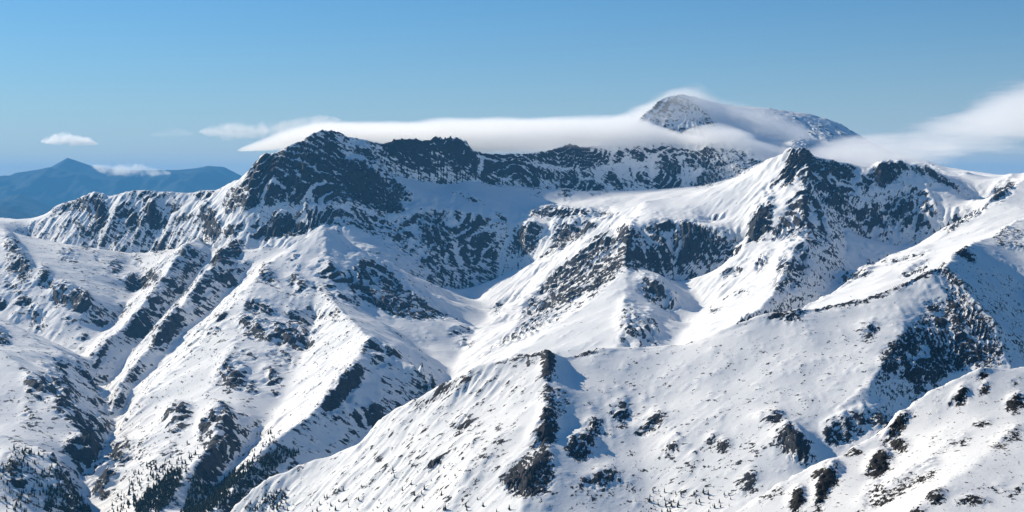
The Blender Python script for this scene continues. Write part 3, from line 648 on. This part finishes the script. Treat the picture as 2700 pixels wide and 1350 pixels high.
    n = np.stack([-gx, -gy, np.ones_like(h)], -1); n /= np.linalg.norm(n, axis=-1, keepdims=True)
    # keep what the stand (and a step to either side) can see
    U = u.reshape(h.shape)
    keep = (U > -230) & (U < 2930) & (hid.reshape(h.shape) < hide)
    # ownership
    gl = np.zeros(h.shape, int)
    if len(set(groups)) > 1:
        cy, cx = np.meshgrid(np.arange(0, ny, 6), np.arange(0, nx, 6), indexing='ij')
        best = np.full(cy.shape, 1e18); own = np.zeros(cy.shape, int)
        names = sorted(set(g for g in groups if g))
        for gi, gname in enumerate(names):
            for ln, g in zip(P3, groups):
                if g != gname: continue
                for a, c in zip(ln[:-1], ln[1:]):
                    ax, ay = a[0], a[1]; ex, ey = c[0] - ax, c[1] - ay; L = ex * ex + ey * ey + 1e-9
                    t = np.clip(((xs[cx] - ax) * ex + (ys[cy] - ay) * ey) / L, 0, 1)
                    dd = (xs[cx] - ax - t * ex) ** 2 + (ys[cy] - ay - t * ey) ** 2
                    m = dd < best; best[m] = dd[m]; own[m] = gi
        gl = np.repeat(np.repeat(own, 6, 0), 6, 1)[:ny, :nx]
    else:
        names = [groups[0]]
    fk = keep[:-1, :-1] | keep[1:, 1:]
    fid = np.where(vis.reshape(h.shape), sample(ids, u, v, True).reshape(h.shape), -1)[:-1, :-1]
    fg = gl[:-1, :-1]
    a = (np.arange(ny - 1)[:, None] * nx + np.arange(nx - 1)[None])
    quads = np.stack([a, a + 1, a + nx + 1, a + nx], -1)
    co = np.stack([X, Y, h], -1).reshape(-1, 3); nn = n.reshape(-1, 3); rk = rock.ravel()
    def mesh(sel, nm, mt):
        q = quads[sel]; vi, inv = np.unique(q.ravel(), return_inverse=True)
        me = bpy.data.meshes.new(nm)
        me.vertices.add(len(vi)); me.vertices.foreach_set("co", co[vi].astype(np.float32).ravel())
        me.loops.add(q.size); me.loops.foreach_set("vertex_index", inv.astype(np.int32))
        me.polygons.add(len(q)); me.polygons.foreach_set("loop_start", np.arange(0, q.size, 4, dtype=np.int32))
        me.polygons.foreach_set("loop_total", np.full(len(q), 4, np.int32))
        me.update(calc_edges=True)
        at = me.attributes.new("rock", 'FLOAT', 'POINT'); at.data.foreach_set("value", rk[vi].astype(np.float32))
        me.polygons.foreach_set("use_smooth", np.ones(len(q), bool))
        me.normals_split_custom_set_from_vertices(nn[vi].astype(np.float32))
        me.materials.append(mt)
        return me
    counts = np.bincount(fid[fk & (fid >= 0)].ravel(), minlength=len(rocks)) if len(rocks) else []
    part = np.where((fid >= 0), fid, -1)
    for k in range(len(rocks)):
        if counts[k] < 60: part[part == k] = -1
    objs = {}
    for gi, gname in enumerate(names):
        sel = fk & (fg == gi) & (part < 0)
        if not sel.any(): continue
        nm, label, cat = GROUP[gname]
        o = link(nm, mesh(sel, nm, mat[gname] if isinstance(mat, dict) else mat)); tag(o, label, cat, None, 'structure'); objs[gi] = o
    for k in range(len(rocks)):
        sel = fk & (part == k)
        if not sel.any(): continue
        gi = np.bincount(fg[sel]).argmax()
        nm = "rock_face" if counts[k] > 2500 else "rock_outcrop"
        link(nm, mesh(sel, nm, mat[names[gi]] if isinstance(mat, dict) else mat), objs.get(gi) or list(objs.values())[0])
    RESULT[name] = dict(X=X, Y=Y, h=h, u=U, v=v.reshape(h.shape), vis=vis.reshape(h.shape), d=d, sl=sl, x0=x0, y0=y0, sx=sx, sy=sy)

def ground_at(name, x, y):
    r = RESULT[name]; i = (y - r['y0']) / r['sy']; j = (x - r['x0']) / r['sx']
    i0 = int(i); j0 = int(j); fi = i - i0; fj = j - j0; h = r['h']
    return (h[i0, j0] * (1 - fj) + h[i0, j0 + 1] * fj) * (1 - fi) + (h[i0 + 1, j0] * (1 - fj) + h[i0 + 1, j0 + 1] * fj) * fi

# ------------------------------------------------------------------ materials
def new_mat(name):
    m = bpy.data.materials.new(name); m.use_nodes = True; m.node_tree.nodes.clear()
    return m, m.node_tree.nodes, m.node_tree.links

def snow_rock(name, freq, k=3.0, dip=25.0, strat=2.6, rock_a=(0.011, 0.012, 0.016), rock_b=(0.050, 0.052, 0.062)):
    m, N, L = new_mat(name)
    geo = N.new("ShaderNodeNewGeometry")
    mp = N.new("ShaderNodeMapping"); mp.vector_type = 'TEXTURE'; mp.inputs['Scale'].default_value = (1.5 / freq, 1.2 / freq, 1.5 / (freq * strat)); mp.inputs['Rotation'].default_value = (0.1, math.radians(dip), 0)
    L.new(geo.outputs['Position'], mp.inputs[0])
    n1 = N.new("ShaderNodeTexNoise"); n1.inputs['Scale'].default_value = 1; n1.inputs['Detail'].default_value = 7; n1.inputs['Roughness'].default_value = 0.72
    L.new(mp.outputs[0], n1.inputs['Vector'])
    at = N.new("ShaderNodeAttribute"); at.attribute_name = "rock"
    def math_(op, a, b=None, c=None):
        n = N.new("ShaderNodeMath"); n.operation = op
        for i, x in enumerate((a, b, c)):
            if x is None: continue
            if isinstance(x, (int, float)): n.inputs[i].default_value = x
            else: L.new(x, n.inputs[i])
        return n.outputs[0]
    mf = N.new("ShaderNodeMapping"); mf.vector_type = 'TEXTURE'; mf.inputs['Scale'].default_value = (1.5 / freq, 0.6 / freq, 0.22 / freq); mf.inputs['Rotation'].default_value = (0.2, math.radians(dip * 1.2), 0.3)
    L.new(geo.outputs['Position'], mf.inputs[0])
    nf = N.new("ShaderNodeTexNoise"); nf.inputs['Scale'].default_value = 1; nf.inputs['Detail'].default_value = 4; nf.inputs['Roughness'].default_value = 0.6; L.new(mf.outputs[0], nf.inputs['Vector'])
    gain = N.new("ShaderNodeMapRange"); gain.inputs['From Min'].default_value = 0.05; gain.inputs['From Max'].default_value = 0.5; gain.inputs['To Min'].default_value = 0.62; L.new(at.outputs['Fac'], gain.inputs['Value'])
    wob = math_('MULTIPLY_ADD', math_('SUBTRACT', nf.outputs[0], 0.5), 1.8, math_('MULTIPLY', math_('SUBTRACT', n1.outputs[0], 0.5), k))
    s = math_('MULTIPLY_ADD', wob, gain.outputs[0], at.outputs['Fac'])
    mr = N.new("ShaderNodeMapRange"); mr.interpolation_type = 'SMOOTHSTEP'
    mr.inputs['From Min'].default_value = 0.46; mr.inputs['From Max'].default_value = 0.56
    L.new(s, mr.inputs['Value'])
    # rock colour
    n2 = N.new("ShaderNodeTexNoise"); n2.inputs['Scale'].default_value = 2.7; n2.inputs['Detail'].default_value = 5; n2.inputs['Roughness'].default_value = 0.7
    L.new(mp.outputs[0], n2.inputs['Vector'])
    cr = N.new("ShaderNodeValToRGB"); cr.color_ramp.elements[0].position = 0.35; cr.color_ramp.elements[1].position = 0.68
    cr.color_ramp.elements[0].color = (*rock_a, 1); cr.color_ramp.elements[1].color = (*rock_b, 1)
    L.new(n2.outputs[0], cr.inputs[0])
    # snow colour: old snow slightly creamier in drifts
    n3 = N.new("ShaderNodeTexNoise"); n3.inputs['Scale'].default_value = freq * 0.12; n3.inputs['Detail'].default_value = 4
    L.new(geo.outputs['Position'], n3.inputs['Vector'])
    sr = N.new("ShaderNodeValToRGB"); sr.color_ramp.elements[0].color = (0.82, 0.815, 0.805, 1); sr.color_ramp.elements[1].color = (0.88, 0.865, 0.84, 1)
    sr.color_ramp.elements[0].position = 0.35; sr.color_ramp.elements[1].position = 0.65
    L.new(n3.outputs[0], sr.inputs[0])
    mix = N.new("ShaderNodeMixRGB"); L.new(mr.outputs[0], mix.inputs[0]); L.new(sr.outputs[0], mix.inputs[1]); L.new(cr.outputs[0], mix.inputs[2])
    # fine relief: wind ripples on snow, crags on rock
    bs = N.new("ShaderNodeMath"); bs.operation = 'MULTIPLY_ADD'
    L.new(mr.outputs[0], bs.inputs[0]); bs.inputs[1].default_value = 0.85; bs.inputs[2].default_value = 0.15
    mw = N.new("ShaderNodeMapping"); mw.vector_type = 'TEXTURE'; mw.inputs['Scale'].default_value = (1.6 / freq, 0.35 / freq, 0.5 / freq); mw.inputs['Rotation'].default_value = (0, math.radians(30), math.radians(35))
    L.new(geo.outputs['Position'], mw.inputs[0])
    nw = N.new("ShaderNodeTexNoise"); nw.inputs['Scale'].default_value = 1.3; nw.inputs['Detail'].default_value = 5; nw.inputs['Roughness'].default_value = 0.6; L.new(mw.outputs[0], nw.inputs['Vector'])
    bw = N.new("ShaderNodeBump"); bw.inputs['Strength'].default_value = 0.22; bw.inputs['Distance'].default_value = 0.16 / freq; L.new(nw.outputs[0], bw.inputs['Height'])
    b2 = N.new("ShaderNodeBump"); L.new(bw.outputs[0], b2.inputs['Normal']); b2.inputs['Distance'].default_value = 0.35 / freq
    L.new(bs.outputs[0], b2.inputs['Strength']); L.new(n1.outputs[0], b2.inputs['Height'])
    bs2 = N.new("ShaderNodeBsdfPrincipled"); bs2.inputs['Roughness'].default_value = 0.75
    bs2.inputs['Specular IOR Level'].default_value = 0.15
    L.new(mix.outputs[0], bs2.inputs['Base Color']); L.new(b2.outputs[0], bs2.inputs['Normal'])
    o = N.new("ShaderNodeOutputMaterial"); L.new(bs2.outputs[0], o.inputs[0])
    return m

def plain(name, c, rough=0.8, c2=None, scale=1.0):
    m, N, L = new_mat(name)
    b = N.new("ShaderNodeBsdfPrincipled"); b.inputs['Roughness'].default_value = rough; b.inputs['Specular IOR Level'].default_value = 0.1
    if c2:
        geo = N.new("ShaderNodeNewGeometry"); n = N.new("ShaderNodeTexNoise"); n.inputs['Scale'].default_value = scale; n.inputs['Detail'].default_value = 5
        L.new(geo.outputs['Position'], n.inputs['Vector'])
        r = N.new("ShaderNodeValToRGB"); r.color_ramp.elements[0].color = (*c, 1); r.color_ramp.elements[1].color = (*c2, 1)
        r.color_ramp.elements[0].position = 0.35; r.color_ramp.elements[1].position = 0.65
        L.new(n.outputs[0], r.inputs[0]); L.new(r.outputs[0], b.inputs['Base Color'])
    else:
        b.inputs['Base Color'].default_value = (*c, 1)
    o = N.new("ShaderNodeOutputMaterial"); L.new(b.outputs[0], o.inputs[0])
    return m

# ------------------------------------------------------------------ build the terrain
M_far = snow_rock("snow_and_rock_dipping", 1 / 34.0)
M_far2 = snow_rock("snow_and_rock_runnels", 1 / 30.0, dip=-38.0)
M_near = snow_rock("snow_and_rock_near", 1 / 17.0, dip=-30.0, strat=1.8)
M_fore = snow_rock("snow_and_rock_fore", 1 / 5.5, dip=-40.0, strat=1.6, rock_a=(0.010, 0.010, 0.010), rock_b=(0.04, 0.037, 0.034))
MATS = {g: (M_far2 if g in ('saddle_spur', 'rock_peak', 'side_ridge') else M_far) for g in GROUP}
def speckle(polys, r):
    m = np.zeros((MH, MW))
    for d, pts in polys:
        (y0, y1, x0, x1), ins = fill_poly(pts); w = m[y0:y1, x0:x1]; w[ins] = d
    return blur(m, r)
SPK_FAR = speckle([(.13, [(0,600),(620,600),(1000,800),(960,1000),(600,1350),(0,1350)]), (.16, [(0,580),(200,560),(560,600),(520,700),(300,720),(100,650)]), (.2, [(0,1000),(160,1000),(300,1130),(340,1350),(0,1350)]), (.18, [(330,1130),(620,1000),(760,1120),(700,1350),(300,1350)]), (.18, [(530,700),(700,700),(640,800),(540,960),(480,900)])], 12)
SPK_NEAR = speckle([(.17, [(600,1350),(900,1190),(1190,1000),(1440,940),(1380,1150),(1300,1350)]), (.11, [(1500,950),(2300,820),(2340,1000),(2100,1200),(1700,1300),(1520,1100)]), (.2, [(1500,1230),(2100,1200),(1900,1350),(1450,1350)])], 12)
terrain('far', [l for g, l in FAR], [g for g, l in FAR], ROCK_FAR, -4350, 4350, 3880, 11450, 6.6, 16.0, 26.0, 0, 11, MATS, SPK_FAR)
terrain('near', [l for g, l in NEAR], ['near_ridge'] * len(NEAR), ROCK_NEAR, -1040, 2350, 2450, 5500, 5.0, 10.0, 12.0, 0, 23, M_near, SPK_NEAR, ERO=0.016, dip=-0.15, DEEP=0.3, CRAG=0.13, STR=0.55, FILL=0.98, BULGE=0.34)
terrain('fore', [l for g, l in FORE], ['near_slope'] * len(FORE), [(q * 1.15, p) for q, p in ROCK_FORE], 0, 820, 800, 1950, 1.8, 5.0, 4.0, 1, 37, M_fore, speckle([(.10, [(1900,1360),(2300,1160),(2600,980),(2720,980),(2720,1360)])], 10), ERO=0.012, dip=-0.3, DEEP=0.0, STR=0.35, FILL=0.95, BULGE=0.26)

# ------------------------------------------------------------------ lowland and the blue mountains far off
LOW = ZC - 1700
def sheet(name, X, Y, Z, mat, label, cat, kind='structure'):
    ny, nx = X.shape
    a = (np.arange(ny - 1)[:, None] * nx + np.arange(nx - 1)[None]).ravel()
    me = bpy.data.meshes.new(name)
    me.from_pydata(np.stack([X, Y, Z], -1).reshape(-1, 3).tolist(), [], np.stack([a, a + 1, a + nx + 1, a + nx], -1).tolist())
    me.polygons.foreach_set("use_smooth", np.ones(len(me.polygons), bool)); me.update()
    me.materials.append(mat)
    return tag(link(name, me), label, cat, None, kind)
M_low = plain("lowland_fields", (0.05, 0.06, 0.035), 0.9, (0.12, 0.10, 0.06), 0.0006)
gx, gy = np.meshgrid(np.linspace(-56000, 56000, 41), np.linspace(-1500, 97000, 51))
sheet("ground", gx, gy, np.full(gx.shape, LOW) + fbm(gx, gy, 9000, 3, 5) * 60, M_low, "low hazy plain beyond the mountains", "ground")

def far_mat():
    m, N, L = new_mat("forest_and_rock_distant")
    geo = N.new("ShaderNodeNewGeometry"); n = N.new("ShaderNodeTexNoise"); n.inputs['Scale'].default_value = 0.0009; n.inputs['Detail'].default_value = 7; n.inputs['Roughness'].default_value = 0.65
    mp = N.new("ShaderNodeMapping"); mp.inputs['Scale'].default_value = (1, 0.35, 0.5); L.new(geo.outputs['Position'], mp.inputs[0]); L.new(mp.outputs[0], n.inputs['Vector'])
    at = N.new("ShaderNodeAttribute"); at.attribute_name = "rock"
    sz = N.new("ShaderNodeSeparateXYZ"); L.new(geo.outputs['Position'], sz.inputs[0])
    hr = N.new("ShaderNodeMapRange"); hr.inputs['From Min'].default_value = ZC + 300; hr.inputs['From Max'].default_value = ZC + 1600; hr.inputs['To Min'].default_value = -0.1; hr.inputs['To Max'].default_value = 0.06
    L.new(sz.outputs[2], hr.inputs['Value'])
    ad = N.new("ShaderNodeMath"); L.new(n.outputs[0], ad.inputs[0]); L.new(hr.outputs[0], ad.inputs[1])
    r = N.new("ShaderNodeValToRGB"); e = r.color_ramp.elements
    e[0].position = 0.3; e[0].color = (0.014, 0.026, 0.032, 1); e[1].position = 0.62; e[1].color = (0.03, 0.036, 0.042, 1)
    x = e.new(0.66); x.color = (0.75, 0.76, 0.78, 1)
    L.new(ad.outputs[0], r.inputs[0])
    b = N.new("ShaderNodeBsdfPrincipled"); b.inputs['Roughness'].default_value = 0.9; b.inputs['Specular IOR Level'].default_value = 0.05
    L.new(r.outputs[0], b.inputs['Base Color']); o = N.new("ShaderNodeOutputMaterial"); L.new(b.outputs[0], o.inputs[0])
    return m
M_dist = far_mat()
def far_mountain(prof, Y0, depth, label, seed, rough=1.0):
    us = np.array([p[0] for p in prof], float); vv = np.array([p[1] for p in prof], float)
    x = np.linspace((us[0] - 1350) / FPX * Y0, (us[-1] - 1350) / FPX * Y0, 260); y = np.linspace(Y0 - depth, Y0 + depth, 81)
    X, Y = np.meshgrid(x, y)
    u = X / Y0 * FPX + 1350
    top = ZC + (HOR - np.interp(u, us, vv)) / FPX * Y0
    t = np.abs(Y - Y0) / depth
    wob = fbm(X, Y, depth * 0.5, 4, seed, 0.55, True)
    f = np.clip(1 - t, 0, 1) ** 1.15
    Z = LOW - 30 + (top - LOW + 30) * f + wob * depth * 0.07 * rough * sstep(0.0, 0.35, t) * sstep(0.0, 0.3, 1 - t)
    return sheet("mountain", X, Y, Z, M_dist, label, "mountain")
far_mountain([(-330,520),(-150,500),(0,473),(40,456),(100,447),(135,440),(160,426),(178,416),(200,423),(240,437),(300,446),(380,449),(470,448),(520,443),(545,437),(590,440),(610,450),(660,475),(760,500),(900,520)], 62000, 8000, "tall blue hazy peak on the horizon with a small cloud on its shoulder", 3)
far_mountain([(-330,520),(-100,530),(0,530),(30,516),(55,512),(90,525),(140,548),(220,565),(330,585)], 50000, 5500, "low blue foothill in front of the tall hazy peak", 4, 0.6)
far_mountain([(-330,520),(-100,528),(0,541),(30,546),(60,558),(95,574),(180,600)], 42000, 4500, "darker blue hill just above the low saddle", 5, 0.6)
far_mountain([(2380,490),(2500,478),(2620,466),(2700,462),(2800,458),(3000,470)], 75000, 6000, "faint blue hills low on the horizon beside the streaming cloud", 6, 0.4)

# ------------------------------------------------------------------ clouds: lens-shaped bodies of vapour
def cloud(name, label, Yc, yr, prof, dens, soft, namp, nscale, fine=0.5, stretch=(1, 1, 1), tilt=0.0, bias=0.0, aniso=0.55, step=1.0):
    """prof: (u, v_top, v_bottom) along the cloud; yr: half depth in metres"""
    us = np.array([p[0] for p in prof], float)
    k = Yc / FPX
    xs = (us - 1350) * k; zt = ZC + (HOR - np.array([p[1] for p in prof])) * k; zb = ZC + (HOR - np.array([p[2] for p in prof])) * k
    mid = (zt + zb) / 2; half = (zt - zb) / 2
    x0, x1 = xs[0], xs[-1]; z0, z1 = zb.min() - 5, zt.max() + 5; hm = half.max()
    n = 48; ring = 20
    xx = np.linspace(x0, x1, n); mm = np.interp(xx, xs, mid); hh = np.interp(xx, xs, half) * 1.25 + hm * 0.08
    V = []; F = []
    for i in range(n):
        e = min(1.0, math.sqrt(max(1 - ((i / (n - 1) - 0.5) * 2) ** 6, 0.02)))
        for j in range(ring):
            a = 2 * math.pi * j / ring
            V.append((xx[i], Yc + yr * math.cos(a) * e, mm[i] + hh[i] * math.sin(a) * e))
    for i in range(n - 1):
        for j in range(ring):
            a = i * ring + j; b = i * ring + (j + 1) % ring
            F.append((a, b, b + ring, a + ring))
    F.append(tuple(range(ring))[::-1]); F.append(tuple((n - 1) * ring + j for j in range(ring)))
    me = bpy.data.meshes.new(name); me.from_pydata(V, [], F); me.update()
    m, N, L = new_mat("vapour_" + str(len(bpy.data.materials)))
    def M(op, a, b=None, c=None):
        q = N.new("ShaderNodeMath"); q.operation = op
        for i, x in enumerate((a, b, c)):
            if x is None: continue
            if isinstance(x, (int, float)): q.inputs[i].default_value = x
            else: L.new(x, q.inputs[i])
        return q.outputs[0]
    geo = N.new("ShaderNodeNewGeometry"); sp = N.new("ShaderNodeSeparateXYZ"); L.new(geo.outputs['Position'], sp.inputs[0])
    xn = M('DIVIDE', M('SUBTRACT', sp.outputs[0], float(x0)), float(x1 - x0))
    def curve(vals):
        c = N.new("ShaderNodeFloatCurve"); cv = c.mapping.curves[0]
        pts = [(float((a - x0) / (x1 - x0)), float(v)) for a, v in zip(xs, vals)]
        cv.points[0].location = pts[0]; cv.points[1].location = pts[-1]
        for p in pts[1:-1]: cv.points.new(*p)
        c.mapping.update(); L.new(xn, c.inputs['Value']); return c.outputs[0]
    cm = M('MULTIPLY_ADD', curve((mid - z0) / (z1 - z0)), float(z1 - z0), float(z0))
    ch = M('MAXIMUM', M('MULTIPLY', curve(half / hm), float(hm)), 1.0)
    mp = N.new("ShaderNodeMapping"); mp.inputs['Scale'].default_value = tuple(s / nscale for s in stretch); mp.inputs['Rotation'].default_value = (0, math.radians(tilt), 0); L.new(geo.outputs['Position'], mp.inputs[0])
    nz = N.new("ShaderNodeTexNoise"); nz.inputs['Scale'].default_value = 1; nz.inputs['Detail'].default_value = 7; nz.inputs['Roughness'].default_value = fine
    L.new(mp.outputs[0], nz.inputs['Vector'])
    dz = M('DIVIDE', M('SUBTRACT', sp.outputs[2], cm), ch); dy = M('DIVIDE', M('SUBTRACT', sp.outputs[1], float(Yc)), float(yr))
    r2 = M('MULTIPLY_ADD', dz, dz, M('MULTIPLY', dy, dy))
    e = M('MULTIPLY_ADD', M('SUBTRACT', nz.outputs[0], 0.5), namp, M('SUBTRACT', 1.0 + bias, r2))
    mr = N.new("ShaderNodeMapRange"); mr.interpolation_type = 'SMOOTHSTEP'; mr.inputs['From Min'].default_value = 0.0; mr.inputs['From Max'].default_value = soft
    mr.inputs['To Max'].default_value = dens; L.new(e, mr.inputs['Value'])
    vol = N.new("ShaderNodeVolumePrincipled"); vol.inputs['Color'].default_value = (1, 1, 1, 1); vol.inputs['Anisotropy'].default_value = aniso
    L.new(mr.outputs[0], vol.inputs['Density'])
    o = N.new("ShaderNodeOutputMaterial"); L.new(vol.outputs[0], o.inputs['Volume'])
    m.cycles.volume_step_rate = step
    me.materials.append(m)
    return tag(link(name, me), label, "cloud", None, 'thing')
cloud("cloud", "long flat white cloud lying along the crest between the dark massif and the summit", 9150, 560,
      [(630,396,400),(700,370,400),(760,343,400),(800,328,402),(860,316,405),(940,314,410),(1020,311,412),(1100,314,412),(1150,310,412),(1250,310,412),(1330,310,412),(1400,313,412),(1500,308,410),(1600,303,405),(1660,302,398),(1740,332,392),(1820,356,386),(1900,366,384)], 0.0100, 1.0, 2.2, 330, 0.68, stretch=(0.3, 0.6, 1.6), tilt=-4)
cloud("cloud", "thin veil of cloud draped over the pyramid summit", 9720, 480,
      [(1540,350,398),(1600,318,398),(1660,288,396),(1700,268,392),(1745,243,388),(1790,226,388),(1830,222,390),(1860,236,395),(1900,256,400),(1980,272,412),(2060,292,420),(2130,320,420)], 0.0042, 0.9, 2.8, 300, 0.66, stretch=(0.5, 0.8, 1.3), tilt=-18)
cloud("cloud", "streaming white cloud sweeping off the summit shoulder behind the rocky peak", 9050, 420,
      [(1800,330,372),(1900,330,398),(2000,372,418),(2100,392,436),(2200,370,440),(2300,346,440),(2400,326,432),(2500,298,425),(2600,250,420),(2700,205,410),(2800,165,390),(2900,150,350)], 0.0058, 1.5, 6.4, 330, 0.66, stretch=(0.28, 0.6, 1.8), tilt=14, bias=0.0)
cloud("cloud", "small puffy white cloud alone in the sky above the blue peak", 26000, 350,
      [(112,372,378),(140,356,381),(170,350,383),(200,356,384),(230,362,384),(256,376,382)], 0.0060, 1.0, 6.5, 130, 0.58, bias=-0.2)
cloud("cloud", "soft white cloud resting on the shoulder of the blue peak", 37000, 500,
      [(240,430,440),(280,432,462),(320,430,466),(360,428,466),(400,440,466),(450,450,462)], 0.0026, 1.2, 5.5, 260, 0.58, bias=-0.3)
cloud("cloud", "faint thin wisp of cloud high over the snowy ridge", 24000, 250,
      [(395,352,362),(430,342,364),(460,334,366),(490,340,362),(515,350,358)], 0.0005, 1.2, 3.0, 260, 0.65)
cloud("cloud", "ragged white cloud behind the tip of the long flat cloud", 16000, 350,
      [(525,345,352),(560,330,366),(620,322,370),(680,322,366),(740,318,358),(800,306,346),(860,302,330),(900,312,320)], 0.0030, 1.1, 6.0, 150, 0.58, bias=-0.2)

# ------------------------------------------------------------------ haze
me = bpy.data.meshes.new("haze")
X0, X1, Y0, Y1, Z0, Z1 = -58000, 58000, -2000, 100000, LOW - 260, ZC + 1400
me.from_pydata([(x, y, z) for x in (X0, X1) for y in (Y0, Y1) for z in (Z0, Z1)], [], [(0, 1, 3, 2), (4, 6, 7, 5), (0, 4, 5, 1), (2, 3, 7, 6), (0, 2, 6, 4), (1, 5, 7, 3)]); me.update()
m, N, L = new_mat("thin_air_haze")
pv = N.new("ShaderNodeVolumePrincipled"); pv.inputs['Color'].default_value = (0.15, 0.52, 1.0, 1); pv.inputs['Density'].default_value = 1.3e-5; pv.inputs['Anisotropy'].default_value = 0.1
o = N.new("ShaderNodeOutputMaterial"); L.new(pv.outputs[0], o.inputs['Volume']); m.cycles.homogeneous_volume = True
me.materials.append(m)
tag(link("haze", me), "thin blue haze filling the air between the mountains", "haze", None, "stuff")

# ------------------------------------------------------------------ spruces
M_needle = plain("spruce_needles", (0.012, 0.020, 0.014), 0.9, (0.035, 0.045, 0.028), 0.6)
M_bark = plain("spruce_bark", (0.05, 0.035, 0.025), 0.9)
def spruce_parts(seed):
    r = random.Random(seed); V = []; F = []
    tiers = 6
    for t in range(tiers):
        z0 = 0.10 + 0.13 * t; z1 = z0 + 0.26 - 0.012 * t; rad = 0.165 * (1 - t / (tiers + 0.6)) + 0.012
        if t == tiers - 1: z1 = 1.0
        base = len(V); n = 9; ph = r.random() * 6.28
        for j in range(n):
            q = rad * r.uniform(0.62, 1.15); a = ph + 2 * math.pi * j / n
            V.append((q * math.cos(a), q * math.sin(a), z0 + r.uniform(-0.03, 0.03)))
        V.append((r.uniform(-.008, .008), r.uniform(-.008, .008), z1)); V.append((0, 0, z0 + 0.04))
        for j in range(n):
            F.append((base + j, base + (j + 1) % n, base + n)); F.append((base + (j + 1) % n, base + j, base + n + 1))
    tv = []; tf = []
    for k, (z, q) in enumerate(((-0.06, 0.022), (0.3, 0.014))):
        for j in range(6): tv.append((q * math.cos(j * 1.0472), q * math.sin(j * 1.0472), z))
    for j in range(6): tf.append((j, (j + 1) % 6, 6 + (j + 1) % 6, 6 + j))
    return V, F, tv, tf
KINDS = []
for sd in range(5):
    V, F, tv, tf = spruce_parts(sd)
    c = bpy.data.meshes.new("crown"); c.from_pydata(V, [], F); c.update(); c.materials.append(M_needle)
    t = bpy.data.meshes.new("trunk"); t.from_pydata(tv, [], tf); t.update(); t.materials.append(M_bark)
    KINDS.append((c, t, np.array(V), F))
STANDS = [
 ('near', 100, [(640,1340),(720,1290),(760,1290),(740,1350),(650,1350)], "on the snowy brow above the wooded gully"),
 ('near', 44, [(760,1330),(900,1270),(1000,1300),(1300,1290),(1350,1355),(760,1355)], "scattered low on the pale snow ridge"),
 ('near', 14, [(1000,1240),(1200,1230),(1200,1290),(1000,1300)], "alone on the open slope left of the black arete"),
 ('near', 34, [(1690,1290),(1800,1300),(1790,1355),(1700,1355)], "in the short row right of the black arete"),
 ('near', 22, [(1800,1290),(1950,1300),(1900,1355),(1800,1355)], "beside the foot of the bright near snow slope"),
 ('far', 2200, [(360,1330),(440,1250),(480,1230),(470,1300),(430,1355),(350,1355)], None),
 ('far', 3000, [(560,1290),(640,1230),(720,1200),(740,1230),(690,1270),(620,1330),(540,1355)], None),
 ('far', 800, [(480,1355),(510,1270),(560,1290),(540,1355)], None),
 ('far', 1500, [(120,1355),(130,1280),(200,1290),(240,1355)], None),
 ('far', 170, [(680,1210),(760,1180),(790,1200),(720,1230)], None),
 ('far', 160, [(280,1355),(360,1230),(520,1200),(500,1260),(340,1355)], None),
 ('far', 170, [(0,1180),(130,1200),(200,1290),(120,1355),(0,1355)], None),
 ('far', 50, [(400,1180),(700,1130),(800,1170),(700,1200),(500,1230)], None),
]
fv = []; ff = []; nf = 0; rr = random.Random(5)
for grid, count, poly, label in STANDS:
    r = RESULT[grid]; (y0, y1, x0, x1), ins = fill_poly(poly)
    mk = np.zeros((MH, MW)); mk[y0:y1, x0:x1][ins] = 1
    ok = (sample(mk, r['u'].ravel(), r['v'].ravel(), True) > 0) & r['vis'].ravel()
    idx = np.flatnonzero(ok)
    if len(idx) == 0: continue
    pick = rng.choice(idx, min(count, len(idx)), replace=len(idx) < count)
    for i in pick:
        x = float(r['X'].flat[i]) + rr.uniform(-.5, .5) * r['sx']; y = float(r['Y'].flat[i]) + rr.uniform(-.5, .5) * r['sy']
        z = float(ground_at(grid, x, y)); hgt = 7 + 13 * rr.random() ** 1.4 if grid == 'far' else 5 + 9 * rr.random() ** 1.5; kd = KINDS[rr.randrange(5)]; rot = rr.random() * 6.28; w = rr.uniform(1.0, 1.7)
        if label:
            e = bpy.data.objects.new("spruce_tree", None); col.objects.link(e); e.location = (x, y, z); e.rotation_euler = (0, 0, rot); e.scale = (hgt * w, hgt * w, hgt)
            e.empty_display_size = 0.1
            size = "tall" if hgt > 10.5 else "middling" if hgt > 7 else "small"; form = "broad" if w > 1.35 else "narrow"
            tag(e, size + " " + form + " dark spruce " + label, "tree", "spruces " + label)
            link("crown", kd[0], e); link("trunk", kd[1], e)
        else:
            c, s_ = math.cos(rot), math.sin(rot); v = kd[2]
            q = np.stack([(v[:, 0] * c - v[:, 1] * s_) * hgt * w + x, (v[:, 0] * s_ + v[:, 1] * c) * hgt * w + y, v[:, 2] * hgt + z], -1)
            fv.append(q); ff.append(np.array(kd[3]) + nf); nf += len(v)
me = bpy.data.meshes.new("spruce_forest"); me.from_pydata(np.concatenate(fv).tolist(), [], np.concatenate(ff).tolist()); me.update(); me.materials.append(M_needle)
tag(link("spruce_forest", me), "dark spruce woods filling the gullies at the foot of the white spurs", "forest", None, "stuff")
